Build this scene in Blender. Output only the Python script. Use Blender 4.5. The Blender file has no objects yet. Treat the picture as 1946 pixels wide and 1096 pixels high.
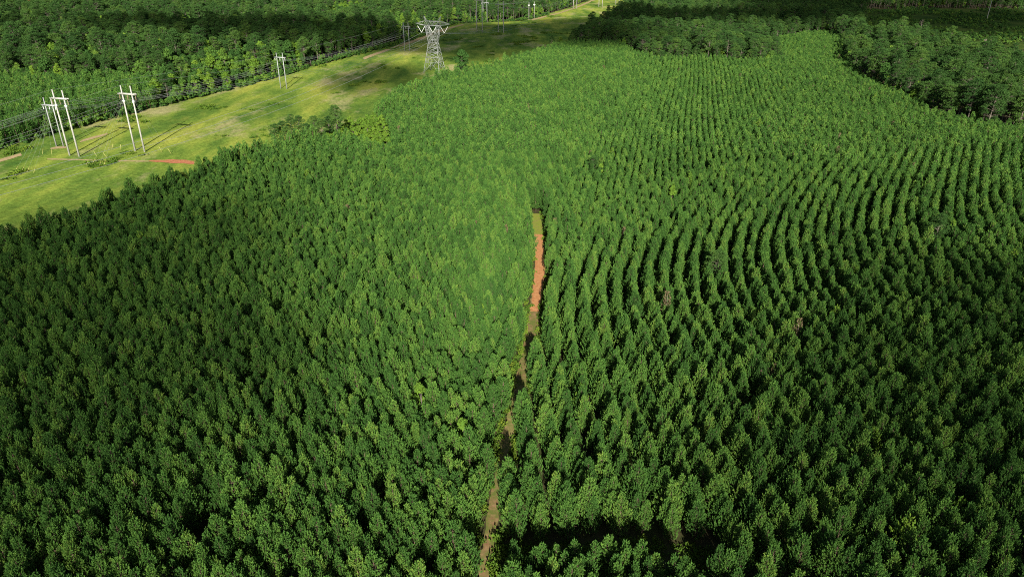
import bpy, math, random
import numpy as np
from mathutils import Vector, noise

scene = bpy.context.scene
R = math.radians
rng = np.random.default_rng(7)
random.seed(7)

# ------------------------------------------------------------------ camera, sky, sun, exposure
F_PX, PITCH, CAM_H = 1350.0, R(25.503), 70.0          # focal length in photo pixels (1946 wide)
cam_d = bpy.data.cameras.new("camera")
cam_d.sensor_width = 36.0
cam_d.lens = 36.0 * F_PX / 1946.0
cam_d.clip_start, cam_d.clip_end = 1.0, 12000.0
cam = bpy.data.objects.new("camera", cam_d)
scene.collection.objects.link(cam)
cam.location = (0, 0, CAM_H)
cam.rotation_euler = (math.pi / 2 - PITCH, 0, 0)
scene.camera = cam

SUN_DIR = Vector((-0.0318, 0.9015, -0.4317)).normalized()   # the way the light travels
SUN_EL = math.asin(-SUN_DIR.z)
w = bpy.data.worlds.new("World")
scene.world = w
w.use_nodes = True
nt = w.node_tree
sky = nt.nodes.new("ShaderNodeTexSky")
sky.sky_type = 'NISHITA'
sky.sun_disc = False
sky.sun_elevation = SUN_EL
sky.sun_rotation = math.atan2(-SUN_DIR.x, -SUN_DIR.y)
bg = nt.nodes["Background"]
nt.links.new(sky.outputs[0], bg.inputs[0])
bg.inputs[1].default_value = 0.05
sun_d = bpy.data.lights.new("sun", 'SUN')
sun_d.energy = 5.0
sun_d.angle = R(0.5)
sun_d.color = (1.0, 0.93, 0.80)
sun = bpy.data.objects.new("sun", sun_d)
sun.rotation_euler = SUN_DIR.to_track_quat('-Z', 'Y').to_euler()
sun.location = (0, -50, 150)
scene.collection.objects.link(sun)
scene.view_settings.view_transform = 'Standard'
scene.view_settings.look = 'None'
scene.view_settings.exposure = 0.96
scene.view_settings.gamma = 1.0
scene.render.engine = 'CYCLES'
cy = scene.cycles
cy.max_bounces = 4
cy.diffuse_bounces = 1
cy.glossy_bounces = 1
cy.transmission_bounces = 2
cy.volume_bounces = 0
cy.transparent_max_bounces = 8
cy.use_denoising = False
cy.pixel_filter_type = 'BLACKMAN_HARRIS'
cy.filter_width = 1.05
cy.caustics_reflective = cy.caustics_refractive = False

# ------------------------------------------------------------------ helpers
def at(x, y, z=0.0):
    """photo pixel -> world point at height z (only used to survey where things stand)"""
    u = (x - 973) / F_PX
    v = (y - 548) / F_PX
    c, s = math.cos(PITCH), math.sin(PITCH)
    t = (CAM_H - z) / (s + v * c)
    return np.array([u * t, (c - v * s) * t])

def proj(X, Y, Z):
    c, s = math.cos(PITCH), math.sin(PITCH)
    dz = Z - CAM_H
    d = np.maximum(Y * c - dz * s, 1e-3)
    v = -(Y * s + dz * c)
    return 973 + F_PX * X / d, 548 + F_PX * v / d

def ground_z(X, Y):
    X = np.asarray(X, float); Y = np.asarray(Y, float)
    a = 0.7 * np.sin(X / 31.0 + Y / 47.0) + 0.6 * np.sin(Y / 29.0 - X / 63.0 + 1.0)
    b = 1.2 * np.sin(X / 90.0 + 2.0) * np.cos(Y / 110.0)
    k = np.clip((Y - 900) / 600, 0, 1)
    return (a + b) * 0.7 + k * 3 * np.sin(X / 160.0)

def inside(poly, X, Y):
    X = np.asarray(X); Y = np.asarray(Y)
    r = np.zeros(X.shape, bool)
    n = len(poly)
    for i in range(n):
        x1, y1 = poly[i]; x2, y2 = poly[(i + 1) % n]
        if y1 == y2:
            continue
        c = ((y1 > Y) != (y2 > Y)) & (X < (x2 - x1) * (Y - y1) / (y2 - y1) + x1)
        r ^= c
    return r

def vnoise(X, Y, scale, seed=0.0):
    return np.array([noise.noise(Vector((x / scale, y / scale, seed))) for x, y in zip(np.ravel(X), np.ravel(Y))])

def tag(o, label=None, cat=None, group=None, kind=None):
    if label: o["label"] = label
    if cat: o["category"] = cat
    if group: o["group"] = group
    if kind: o["kind"] = kind
    return o

def link(o, parent=None):
    scene.collection.objects.link(o)
    if parent is not None:
        o.parent = parent
    return o

def empty(name, loc, rz=0.0):
    o = bpy.data.objects.new(name, None)
    o.empty_display_size = 0.5
    o.location = loc
    o.rotation_euler = (0, 0, rz)
    return link(o)

def make_mesh(name, V, Fa, mats, midx=None, tint=None, smooth=False):
    """V (n,3); Fa list of (m,k) int arrays"""
    me = bpy.data.meshes.new(name)
    V = np.asarray(V, np.float32)
    Fa = [np.asarray(f, np.int32) for f in Fa if len(f)]
    nl = sum(f.size for f in Fa)
    npol = sum(len(f) for f in Fa)
    me.vertices.add(len(V)); me.vertices.foreach_set("co", V.ravel())
    me.loops.add(nl)
    me.loops.foreach_set("vertex_index", np.concatenate([f.ravel() for f in Fa]))
    me.polygons.add(npol)
    sizes = np.concatenate([np.full(len(f), f.shape[1], np.int32) for f in Fa])
    starts = np.concatenate([[0], np.cumsum(sizes)[:-1]]).astype(np.int32)
    me.polygons.foreach_set("loop_start", starts)
    if midx is not None:
        me.polygons.foreach_set("material_index", np.asarray(midx, np.int32))
    me.update(calc_edges=True)
    if tint is not None:
        a = me.attributes.new("tint", 'FLOAT', 'POINT')
        a.data.foreach_set("value", np.asarray(tint, np.float32))
    if smooth:
        me.polygons.foreach_set("use_smooth", np.ones(npol, bool))
    for m in mats:
        me.materials.append(m)
    me.validate()
    return me

class MB:
    """collects tubes and bars into one mesh"""
    def __init__(self):
        self.v, self.q, self.t, self.n = [], [], [], 0
    def tube(self, pts, radii, n=6, cap=True):
        pts = [np.asarray(p, float) for p in pts]
        if np.isscalar(radii): radii = [radii] * len(pts)
        rings = []
        for i, p in enumerate(pts):
            a = pts[max(i - 1, 0)]; b = pts[min(i + 1, len(pts) - 1)]
            d = b - a; d /= (np.linalg.norm(d) + 1e-9)
            ref = np.array([0, 0, 1.0]) if abs(d[2]) < 0.9 else np.array([1.0, 0, 0])
            u = np.cross(d, ref); u /= np.linalg.norm(u)
            w_ = np.cross(d, u)
            ang = np.arange(n) * 2 * math.pi / n
            rings.append(p + radii[i] * (np.cos(ang)[:, None] * u + np.sin(ang)[:, None] * w_))
        base = self.n
        self.v.append(np.vstack(rings)); self.n += n * len(pts)
        for i in range(len(pts) - 1):
            for k in range(n):
                k2 = (k + 1) % n
                self.q.append((base + i * n + k, base + i * n + k2, base + (i + 1) * n + k2, base + (i + 1) * n + k))
        if cap and n == 4:
            self.q.append(tuple(base + k for k in range(3, -1, -1)))
            e = base + (len(pts) - 1) * n
            self.q.append(tuple(e + k for k in range(4)))
        elif cap:
            for e, rev in ((base, True), (base + (len(pts) - 1) * n, False)):
                for k in range(1, n - 1):
                    t = (e, e + k, e + k + 1)
                    self.t.append(t[::-1] if rev else t)
        return self
    def box(self, c, sx, sy, sz):
        x, y, z = c
        P = [(x + i * sx / 2, y + j * sy / 2, z + k * sz / 2) for k in (-1, 1) for j in (-1, 1) for i in (-1, 1)]
        b = self.n
        self.v.append(np.array(P)); self.n += 8
        for f in ((0, 2, 3, 1), (4, 5, 7, 6), (0, 1, 5, 4), (2, 6, 7, 3), (0, 4, 6, 2), (1, 3, 7, 5)):
            self.q.append(tuple(b + i for i in f))
        return self
    def data(self):
        return np.vstack(self.v), [np.array(self.q, np.int32).reshape(-1, 4), np.array(self.t, np.int32).reshape(-1, 3)]
    def mesh(self, name, mat, smooth=False):
        V, Fa = self.data()
        return make_mesh(name, V, Fa, [mat], smooth=smooth)
    def build(self, name, mat, parent=None, smooth=False):
        return link(bpy.data.objects.new(name, self.mesh(name, mat, smooth)), parent)

# ------------------------------------------------------------------ materials
def new_mat(name):
    m = bpy.data.materials.new(name)
    m.use_nodes = True
    m.node_tree.nodes.clear()
    return m, m.node_tree.nodes, m.node_tree.links

def ramp(N, stops, interp='LINEAR'):
    r = N.new("ShaderNodeValToRGB")
    r.color_ramp.interpolation = interp
    el = r.color_ramp.elements
    while len(el) < len(stops):
        el.new(0.5)
    for e, (p, c) in zip(el, stops):
        e.position = p
        e.color = (*c, 1)
    return r

def leaf_mat(name, stops, transl=0.16, spread=0.55):
    """foliage: hue differs from tree to tree (per object) and from tuft to tuft"""
    m, N, L = new_mat(name)
    oi = N.new("ShaderNodeObjectInfo")
    at_ = N.new("ShaderNodeAttribute"); at_.attribute_name = "tint"
    mx = N.new("ShaderNodeMath"); mx.operation = 'MULTIPLY_ADD'
    L.new(at_.outputs["Fac"], mx.inputs[0]); mx.inputs[1].default_value = 1 - spread
    sc = N.new("ShaderNodeMath"); sc.operation = 'MULTIPLY'
    L.new(oi.outputs["Random"], sc.inputs[0]); sc.inputs[1].default_value = spread
    L.new(sc.outputs[0], mx.inputs[2])
    r = ramp(N, stops)
    L.new(mx.outputs[0], r.inputs[0])
    d = N.new("ShaderNodeBsdfDiffuse"); t = N.new("ShaderNodeBsdfTranslucent")
    L.new(r.outputs[0], d.inputs[0]); L.new(r.outputs[0], t.inputs[0])
    g = N.new("ShaderNodeMixShader"); g.inputs[0].default_value = transl
    L.new(d.outputs[0], g.inputs[1]); L.new(t.outputs[0], g.inputs[2])
    o = N.new("ShaderNodeOutputMaterial")
    L.new(g.outputs[0], o.inputs[0])
    return m

def bark_mat(name, c1, c2):
    m, N, L = new_mat(name)
    tc = N.new("ShaderNodeTexCoord")
    n = N.new("ShaderNodeTexNoise"); n.inputs["Scale"].default_value = 2.5; n.inputs["Detail"].default_value = 4
    L.new(tc.outputs["Object"], n.inputs[0])
    r = ramp(N, [(0.35, c1), (0.7, c2)])
    L.new(n.outputs[0], r.inputs[0])
    d = N.new("ShaderNodeBsdfDiffuse"); L.new(r.outputs[0], d.inputs[0])
    o = N.new("ShaderNodeOutputMaterial"); L.new(d.outputs[0], o.inputs[0])
    return m

def metal_mat(name, col, rough=0.5, metallic=0.3, var=0.15):
    m, N, L = new_mat(name)
    tc = N.new("ShaderNodeTexCoord")
    n = N.new("ShaderNodeTexNoise"); n.inputs["Scale"].default_value = 1.3; n.inputs["Detail"].default_value = 5
    L.new(tc.outputs["Object"], n.inputs[0])
    r = ramp(N, [(0.3, tuple(c * (1 - var) for c in col)), (0.7, tuple(min(1, c * (1 + var)) for c in col))])
    L.new(n.outputs[0], r.inputs[0])
    b = N.new("ShaderNodeBsdfPrincipled")
    L.new(r.outputs[0], b.inputs["Base Color"])
    b.inputs["Roughness"].default_value = rough
    b.inputs["Metallic"].default_value = metallic
    o = N.new("ShaderNodeOutputMaterial"); L.new(b.outputs[0], o.inputs[0])
    return m

M_PINE = leaf_mat("pine_needles", [(0.0, (0.034, 0.086, 0.022)), (0.45, (0.064, 0.154, 0.031)), (0.8, (0.112, 0.224, 0.041)), (1.0, (0.175, 0.268, 0.048))], spread=0.62)
M_TALLPINE = leaf_mat("mature_pine_needles", [(0.0, (0.030, 0.076, 0.022)), (0.6, (0.056, 0.122, 0.030)), (1.0, (0.098, 0.180, 0.036))], spread=0.65)
M_LEAF = leaf_mat("hardwood_leaves", [(0.0, (0.030, 0.078, 0.020)), (0.45, (0.052, 0.118, 0.026)), (0.75, (0.085, 0.17, 0.030)), (1.0, (0.15, 0.23, 0.036))], spread=0.75)
M_LIME = leaf_mat("bright_green_leaves", [(0.0, (0.070, 0.155, 0.022)), (1.0, (0.145, 0.240, 0.030))], spread=0.5)
M_RUST = leaf_mat("dead_brown_needles", [(0.0, (0.16, 0.055, 0.03)), (1.0, (0.26, 0.10, 0.05))], spread=0.4)
M_WEED = leaf_mat("weed_leaves", [(0.0, (0.05, 0.11, 0.018)), (0.6, (0.095, 0.17, 0.022)), (1.0, (0.17, 0.23, 0.03))], spread=0.7)
M_BARK = bark_mat("pine_bark", (0.10, 0.068, 0.05), (0.24, 0.17, 0.135))
M_BARK2 = bark_mat("hardwood_bark", (0.09, 0.075, 0.06), (0.20, 0.18, 0.15))
M_SNAG = bark_mat("weathered_deadwood", (0.32, 0.25, 0.21), (0.52, 0.44, 0.39))
M_STEEL = metal_mat("galvanised_steel", (0.29, 0.31, 0.31), 0.5, 0.1)
M_POLE = metal_mat("pale_concrete_pole", (0.36, 0.36, 0.33), 0.7, 0.0, 0.25)
M_WHITE = metal_mat("white_insulator_polymer", (0.78, 0.80, 0.80), 0.4, 0.0, 0.05)
M_BROWN = metal_mat("brown_insulator_glaze", (0.32, 0.24, 0.15), 0.35, 0.0, 0.1)
M_WIRE = metal_mat("aluminium_conductor", (0.36, 0.38, 0.38), 0.5, 0.1, 0.05)
M_YELLOW = metal_mat("yellow_plastic_guard", (0.42, 0.40, 0.12), 0.5, 0.0, 0.1)

def noise_n(N, L, coord, scale, detail=4, rough=0.55, stretch=None):
    n = N.new("ShaderNodeTexNoise")
    n.inputs["Scale"].default_value = scale
    n.inputs["Detail"].default_value = detail
    n.inputs["Roughness"].default_value = rough
    if stretch:
        mp = N.new("ShaderNodeMapping")
        mp.inputs["Rotation"].default_value = (0, 0, stretch[0])
        mp.inputs["Scale"].default_value = (stretch[1], stretch[2], 1)
        L.new(coord, mp.inputs[0]); L.new(mp.outputs[0], n.inputs[0])
    else:
        L.new(coord, n.inputs[0])
    return n

def mixc(N, L, fac, a, b):
    m = N.new("ShaderNodeMix"); m.data_type = 'RGBA'
    if fac is not None: L.new(fac, m.inputs[0])
    for s, i in ((a, 6), (b, 7)):
        if isinstance(s, tuple): m.inputs[i].default_value = (*s, 1)
        else: L.new(s, m.inputs[i])
    return m

def ground_mat():
    m, N, L = new_mat("forest_floor")
    g = N.new("ShaderNodeNewGeometry")
    n1 = noise_n(N, L, g.outputs["Position"], 0.05, 5)
    n2 = noise_n(N, L, g.outputs["Position"], 0.9, 5, 0.7)
    a = ramp(N, [(0.35, (0.030, 0.055, 0.014)), (0.6, (0.075, 0.060, 0.035)), (0.75, (0.12, 0.08, 0.05))])
    L.new(n1.outputs[0], a.inputs[0])
    b = ramp(N, [(0.35, (0.03, 0.055, 0.012)), (0.7, (0.10, 0.075, 0.045))])
    L.new(n2.outputs[0], b.inputs[0])
    mx = mixc(N, L, None, a.outputs[0], b.outputs[0]); mx.inputs[0].default_value = 0.5
    d = N.new("ShaderNodeBsdfDiffuse"); L.new(mx.outputs[2], d.inputs[0])
    o = N.new("ShaderNodeOutputMaterial"); L.new(d.outputs[0], o.inputs[0])
    return m

def grass_mat(name, c_dark, c_mid, c_gold, c_dry, dry_lo=0.62):
    m, N, L = new_mat(name)
    g = N.new("ShaderNodeNewGeometry")
    P = g.outputs["Position"]
    big = noise_n(N, L, P, 0.016, 5, 0.6, (R(17.5), 2.6, 0.5))
    mid = noise_n(N, L, P, 0.075, 6, 0.65, (R(17.5), 1.5, 0.8))
    fine = noise_n(N, L, P, 0.8, 6, 0.75)
    dry = noise_n(N, L, P, 0.028, 6, 0.7, (R(17.5), 1.4, 0.7))
    a = ramp(N, [(0.41, c_dark), (0.51, c_mid), (0.64, c_gold)])
    L.new(big.outputs[0], a.inputs[0])
    b = ramp(N, [(0.36, c_dark), (0.52, c_mid), (0.70, c_gold)])
    L.new(mid.outputs[0], b.inputs[0])
    ab = mixc(N, L, None, a.outputs[0], b.outputs[0]); ab.inputs[0].default_value = 0.36
    dr = ramp(N, [(dry_lo, (0, 0, 0)), (dry_lo + 0.12, (0.85, 0.85, 0.85))])
    L.new(dry.outputs[0], dr.inputs[0])
    abd = mixc(N, L, dr.outputs[0], ab.outputs[2], c_dry)
    fr = ramp(N, [(0.35, (0.62, 0.62, 0.62)), (0.68, (1.22, 1.22, 1.22))])
    L.new(fine.outputs[0], fr.inputs[0])
    mu = N.new("ShaderNodeMix"); mu.data_type = 'RGBA'; mu.blend_type = 'MULTIPLY'; mu.inputs[0].default_value = 1
    L.new(abd.outputs[2], mu.inputs[6]); L.new(fr.outputs[0], mu.inputs[7])
    bump = N.new("ShaderNodeBump"); bump.inputs["Strength"].default_value = 0.6; bump.inputs["Distance"].default_value = 0.6
    L.new(fine.outputs[0], bump.inputs["Height"])
    d = N.new("ShaderNodeBsdfDiffuse"); L.new(mu.outputs[2], d.inputs[0]); L.new(bump.outputs[0], d.inputs["Normal"])
    o = N.new("ShaderNodeOutputMaterial"); L.new(d.outputs[0], o.inputs[0])
    return m

def soil_mat(name, c1, c2, c_grass, grass_lo):
    m, N, L = new_mat(name)
    g = N.new("ShaderNodeNewGeometry")
    P = g.outputs["Position"]
    n1 = noise_n(N, L, P, 1.6, 6, 0.7)
    r1 = ramp(N, [(0.25, tuple(c * .55 for c in c1)), (0.42, c1), (0.7, c2)]); L.new(n1.outputs[0], r1.inputs[0])
    n2 = noise_n(N, L, P, 0.55, 8, 0.8)
    r2 = ramp(N, [(grass_lo, (0, 0, 0)), (grass_lo + 0.20, (1, 1, 1))]); L.new(n2.outputs[0], r2.inputs[0])
    mx = mixc(N, L, r2.outputs[0], r1.outputs[0], c_grass)
    d = N.new("ShaderNodeBsdfDiffuse"); L.new(mx.outputs[2], d.inputs[0])
    o = N.new("ShaderNodeOutputMaterial"); L.new(d.outputs[0], o.inputs[0])
    return m

M_GROUND = ground_mat()
M_GRASS = grass_mat("pasture_grass", (0.066, 0.145, 0.028), (0.195, 0.285, 0.045), (0.43, 0.44, 0.080), (0.42, 0.38, 0.18), 0.53)
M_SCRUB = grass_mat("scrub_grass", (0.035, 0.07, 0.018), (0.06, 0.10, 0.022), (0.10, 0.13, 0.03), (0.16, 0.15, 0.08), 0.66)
M_CLAY = soil_mat("red_clay", (0.38, 0.14, 0.07), (0.54, 0.25, 0.14), (0.20, 0.19, 0.04), 0.53)
M_TRACK1 = soil_mat("orange_track_soil", (0.42, 0.19, 0.08), (0.58, 0.32, 0.15), (0.30, 0.24, 0.08), 0.66)
M_TRACK2 = soil_mat("brown_track_soil", (0.24, 0.135, 0.075), (0.40, 0.25, 0.145), (0.13, 0.160, 0.04), 0.38)
M_TRACK3 = soil_mat("grassy_track", (0.26, 0.19, 0.09), (0.38, 0.27, 0.14), (0.14, 0.18, 0.04), 0.40)
M_TRACK4 = soil_mat("lime_grass_track", (0.20, 0.20, 0.06), (0.30, 0.30, 0.06), (0.20, 0.27, 0.035), 0.42)
M_PALE = soil_mat("pale_dry_soil", (0.34, 0.26, 0.14), (0.46, 0.35, 0.20), (0.20, 0.21, 0.03), 0.52)

# ------------------------------------------------------------------ the ground
def grid_sheet(name, mat, xs, ys, lift=0.0):
    X, Y = np.meshgrid(xs, ys)
    Z = ground_z(X, Y) + lift
    V = np.column_stack([X.ravel(), Y.ravel(), Z.ravel()])
    nx, ny = len(xs), len(ys)
    i = np.arange((ny - 1) * nx).reshape(ny - 1, nx)[:, :-1].ravel()
    q = np.column_stack([i, i + 1, i + nx + 1, i + nx])
    return link(bpy.data.objects.new(name, make_mesh(name, V, [q], [mat], smooth=True)))

xs = np.concatenate([np.linspace(-7000, -1300, 20), np.arange(-1250, 1251, 7.0), np.linspace(1310, 7000, 20)])
ys = np.concatenate([np.linspace(-900, -60, 12), np.arange(-50, 1601, 7.0), np.linspace(1650, 9000, 30)])
tag(grid_sheet("ground", M_GROUND, xs, ys), kind="structure", label="brown and green forest floor under the trees", cat="ground")

def strip(name, mat, Lp, Rp, lift, step=5.0, nx=24, jag=0.0, seed=0.0, smoothed=True):
    """sheet between a left and a right edge line (both listed from near to far)"""
    Lp = np.array(Lp, float); Rp = np.array(Rp, float)
    def resamp(P, n):
        s = np.concatenate([[0], np.cumsum(np.linalg.norm(np.diff(P, axis=0), axis=1))])
        t = np.linspace(0, s[-1], n)
        return np.column_stack([np.interp(t, s, P[:, 0]), np.interp(t, s, P[:, 1])])
    ln = np.sum(np.linalg.norm(np.diff(Lp, axis=0), axis=1))
    n = max(4, int(ln / step))
    A, B = resamp(Lp, n), resamp(Rp, n)
    if jag:
        for P, sg in ((A, 1), (B, -1)):
            dv = (B - A); dv /= (np.linalg.norm(dv, axis=1)[:, None] + 1e-9)
            P += dv * (jag * vnoise(P[:, 0], P[:, 1], max(jag * 2.2, 0.7), seed + sg))[:, None]
    t = np.linspace(0, 1, nx)[None, :, None]
    G = A[:, None, :] * (1 - t) + B[:, None, :] * t
    V = np.column_stack([G[..., 0].ravel(), G[..., 1].ravel(), (ground_z(G[..., 0], G[..., 1]) + lift).ravel()])
    i = np.arange((n - 1) * nx).reshape(n - 1, nx)[:, :-1].ravel()
    q = np.column_stack([i, i + 1, i + nx + 1, i + nx])
    return link(bpy.data.objects.new(name, make_mesh(name, V, [q], [mat], smooth=True)))

ROW_L = [(-330, -60), (-262, 60), (-215, 200), (-197, 269), (-175, 340), (-146, 438), (-108, 545), (-80, 657), (-55, 775), (10, 822), (40, 880), (93, 1061), (150, 1230), (230, 1500)]
ROW_R = [(-205, -60), (-165, 60), (-121, 154), (-102, 195), (-90, 240), (-80, 263), (-69, 280), (-62, 302), (-47, 378), (-30, 414), (8, 512), (35, 575), (92, 760), (175, 1060), (235, 1230), (320, 1500)]
GL = [(x - 4, y) for x, y in ROW_L]
GR = [(x + 10, y) for x, y in ROW_R]
tag(strip("grass_field", M_GRASS, GL, GR, 0.15, 6.0, 26, 2.0, 3.1), kind="structure", label="open strip of green and yellow grass under the power lines", cat="grass field")
sp = [tuple(at(*q)) for q in ((1640, 62), (1700, 66), (1800, 75), (1946, 96), (2150, 120))]
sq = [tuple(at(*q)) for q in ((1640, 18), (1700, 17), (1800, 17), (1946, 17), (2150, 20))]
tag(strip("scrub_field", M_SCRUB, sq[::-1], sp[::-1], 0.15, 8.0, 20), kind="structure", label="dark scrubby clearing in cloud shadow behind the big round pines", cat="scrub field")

# dirt track through the plantation, in stretches of differing cover
TRACK = [(-3.4, 50), (-3.4, 64), (-2.3, 76.5), (-1.6, 83), (0.2, 96), (1.9, 109), (3.9, 124), (5.7, 143.5), (7.0, 161), (7.1, 183), (6.9, 197)]
TY = np.array([p[1] for p in TRACK]); TX = np.array([p[0] for p in TRACK])
def track_x(y): return np.interp(y, TY, TX)
def track_part(y0, y1, hw0, hw1, mat, lift, name, label):
    ysx = np.linspace(y0, y1, max(6, int((y1 - y0) / 1.5)))
    hw = np.interp(ysx, [y0, y1], [hw0, hw1])
    xx = track_x(ysx)
    tag(strip(name, mat, np.column_stack([xx - hw, ysx]), np.column_stack([xx + hw, ysx]), lift, 0.8, 7, 0.35, y0),
        label=label, cat="dirt track", kind="structure")
track_part(50, 86, 0.65, 0.9, M_TRACK2, 0.10, "dirt_track", "brown grassy lower stretch of the dirt track beside the dark clearing")
track_part(85.5, 108, 1.0, 1.1, M_TRACK3, 0.11, "dirt_track", "dull green grassy stretch of the dirt track")
track_part(107, 150, 1.2, 1.3, M_TRACK2, 0.12, "dirt_track", "narrow brown stretch of the dirt track hemmed in by pines")
track_part(135, 186, 1.1, 1.35, M_TRACK1, 0.13, "dirt_track", "bright orange bare stretch of the dirt track")
track_part(181, 198, 1.5, 1.4, M_TRACK4, 0.14, "dirt_track", "yellow green grassy upper end of the dirt track")

def patch(name, pts, mat, lift, jag, label, cat, seed):
    P = [tuple(at(*q)) for q in pts]
    h = len(P) // 2
    tag(strip(name, mat, P[:h], P[h:][::-1], lift, 1.0, 9, jag, seed), label=label, cat=cat, kind="structure")
patch("clay_patch", [(283, 306), (310, 304), (345, 304), (372, 305), (372, 313), (345, 311), (318, 310), (285, 308)], M_CLAY, 0.25, 1.6, "bare red clay patch on the grass at the edge of the young pines", "clay patch", 1.0)
patch("soil_patch", [(155, 270), (175, 264), (205, 257), (206, 259), (180, 267), (152, 274)], M_PALE, 0.22, 1.0, "pale sandy streak on the grass below the forest edge", "bare soil", 2.0)
patch("soil_patch", [(-60, 318), (0, 303), (40, 292), (42, 297), (0, 308), (-60, 326)], M_PALE, 0.22, 1.2, "pinkish bare soil at the corner of the grass strip near the forest edge", "bare soil", 3.0)
patch("soil_patch", [(96, 284), (108, 281), (126, 281), (126, 284), (110, 285), (97, 286)], M_PALE, 0.24, 0.6, "bare earth around the feet of the thin steel H frame", "bare soil", 4.0)
patch("field_path", [(90, 302), (140, 303), (200, 305), (284, 306), (284, 308), (200, 307), (140, 305), (90, 304)], M_PALE, 0.20, 0.5, "faint worn vehicle path leading to the red clay", "path", 5.0)
patch("service_track", [(690, 113), (760, 85), (800, 72), (880, 49), (882, 51), (802, 75), (762, 89), (692, 117)], M_PALE, 0.20, 1.6, "pale worn track along the forest edge of the grass strip", "path", 6.0)
patch("service_track", [(1010, 37), (1060, 26), (1110, 8), (1160, -10), (1165, -10), (1114, 9), (1063, 27), (1012, 39)], M_PALE, 0.20, 3.0, "pale sandy track on the far grass strip", "path", 7.0)

# ------------------------------------------------------------------ trees
def blades(P, D, ln, wd, rg, splay=0.6, n=7, tint=None, shoot=0.0):
    """n needle blades (diamonds) round each shoot P with direction D -> V, quads, tint"""
    m = len(P)
    P = np.repeat(P, n, 0); D = np.repeat(D, n, 0)
    ln = np.repeat(np.broadcast_to(ln, (m,)), n) * rg.uniform(0.75, 1.2, m * n)
    wd = np.repeat(np.broadcast_to(wd, (m,)), n) * rg.uniform(0.8, 1.2, m * n)
    rd = rg.normal(size=(m * n, 3))
    A = D + splay * rd * 0.8
    A /= np.linalg.norm(A, axis=1)[:, None]
    S = np.cross(A, rg.normal(size=(m * n, 3)))
    S /= (np.linalg.norm(S, axis=1)[:, None] + 1e-6)
    B = P + D * (rg.uniform(-0.25, 0.55, m * n) * ln + rg.uniform(-.2, .8, m * n) * shoot)[:, None]
    M = B + A * (ln * 0.5)[:, None]
    T = B + A * ln[:, None]
    V = np.stack([B, M + S * wd[:, None], T, M - S * wd[:, None]], 1).reshape(-1, 3)
    q = np.arange(m * n * 4).reshape(-1, 4)
    tn = np.repeat(np.repeat(tint if tint is not None else rg.uniform(0, 1, m), n) + rg.uniform(-.12, .12, m * n), 4)
    return V, q, np.clip(tn, 0, 1)

def pine_parts(seed, H=11.0, Rm=1.95, base=2.0, detail=2):
    rg = np.random.default_rng(seed)
    tk = MB()
    lean = rg.normal(0, 0.10, 2)
    def axis(z): return np.array([lean[0] * (z / H) ** 2 * 2, lean[1] * (z / H) ** 2 * 2, z])
    tk.tube([axis(0), axis(H * .4), axis(H * .75), axis(H - 0.25)], [0.095, 0.07, 0.04, 0.012], 6 if detail > 1 else 4)
    P, D = [], []
    step = 0.44 if detail > 1 else 0.75
    z = base
    while z < H - 0.25:
        t = (z - base) / (H - base)
        prof = Rm * min(1.0, (1 - t) * (H - base) / 5.0) ** 0.95 * min(1.0, 0.80 + 1.6 * t)
        nb = rg.integers(5, 7) if detail > 1 else 5
        az0 = rg.uniform(0, 6.28)
        for b in range(nb):
            az = az0 + b * 6.283 / nb + rg.normal(0, 0.22)
            ln = prof * rg.uniform(0.72, 1.22) + 0.12
            if t < 0.25 and rg.random() < 0.25: continue
            rise = ln * (0.30 + 0.55 * t) + rg.normal(0, 0.06)
            o = axis(z)
            h = np.array([math.cos(az), math.sin(az), 0])
            pt = lambda s: o + h * (ln * s) + np.array([0, 0, rise * (0.5 * s + 0.5 * s * s)])
            if detail > 1 and ln > 0.4:
                tk.tube([o, pt(0.5), pt(0.95)], [0.02, 0.014, 0.006], 3, cap=False)
            dens = 5.4 if detail > 1 else 3.2
            nt = max(1, int(ln * dens + rg.random()))
            side = np.array([-h[1], h[0], 0])
            for k in range(nt):
                s = 1.0 - (k / nt) * 0.86 * rg.uniform(0.85, 1.1)
                off = 0 if k == 0 else rg.choice([-1, 1]) * rg.uniform(0.12, 0.42) * (0.5 + 0.5 * ln)
                P.append(pt(s) + side * off + np.array([0, 0, rg.uniform(-.02, .14)]))
                d = h * rg.uniform(0.10, 0.45) + side * np.sign(off) * rg.uniform(0, .28) + np.array([0, 0, rg.uniform(0.95, 1.25)])
                D.append(d / np.linalg.norm(d))
        z += step * rg.uniform(0.8, 1.2) * (1.15 - 0.4 * t)
    top = axis(H - 0.2)
    for k in range(3 if detail > 1 else 2):
        P.append(top + rg.normal(0, 0.05, 3) + np.array([0, 0, -0.1 + 0.18 * k])); D.append(np.array([0, 0, 1.0]))
    P, D = np.array(P), np.array(D)
    if detail > 1:
        V, q, tn = blades(P, D, 0.30, 0.050, rg, 0.32, 11, None, 0.46)
    else:
        V, q, tn = blades(P, D, 0.46, 0.095, rg, 0.32, 5, None, 0.36)
    return tk, (V, q, tn)

def clump_cloud(rg, centre, rad, n, flat=0.8, shell=0.65):
    v = rg.normal(size=(n, 3)); v /= np.linalg.norm(v, axis=1)[:, None]
    v[:, 2] = np.where(v[:, 2] < -0.35, -v[:, 2], v[:, 2])
    r = rad * (shell + (1 - shell) * rg.random(n) ** 0.6) * rg.uniform(0.85, 1.15, n)
    p = centre + v * r[:, None] * np.array([1, 1, flat])
    return p, v

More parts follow.
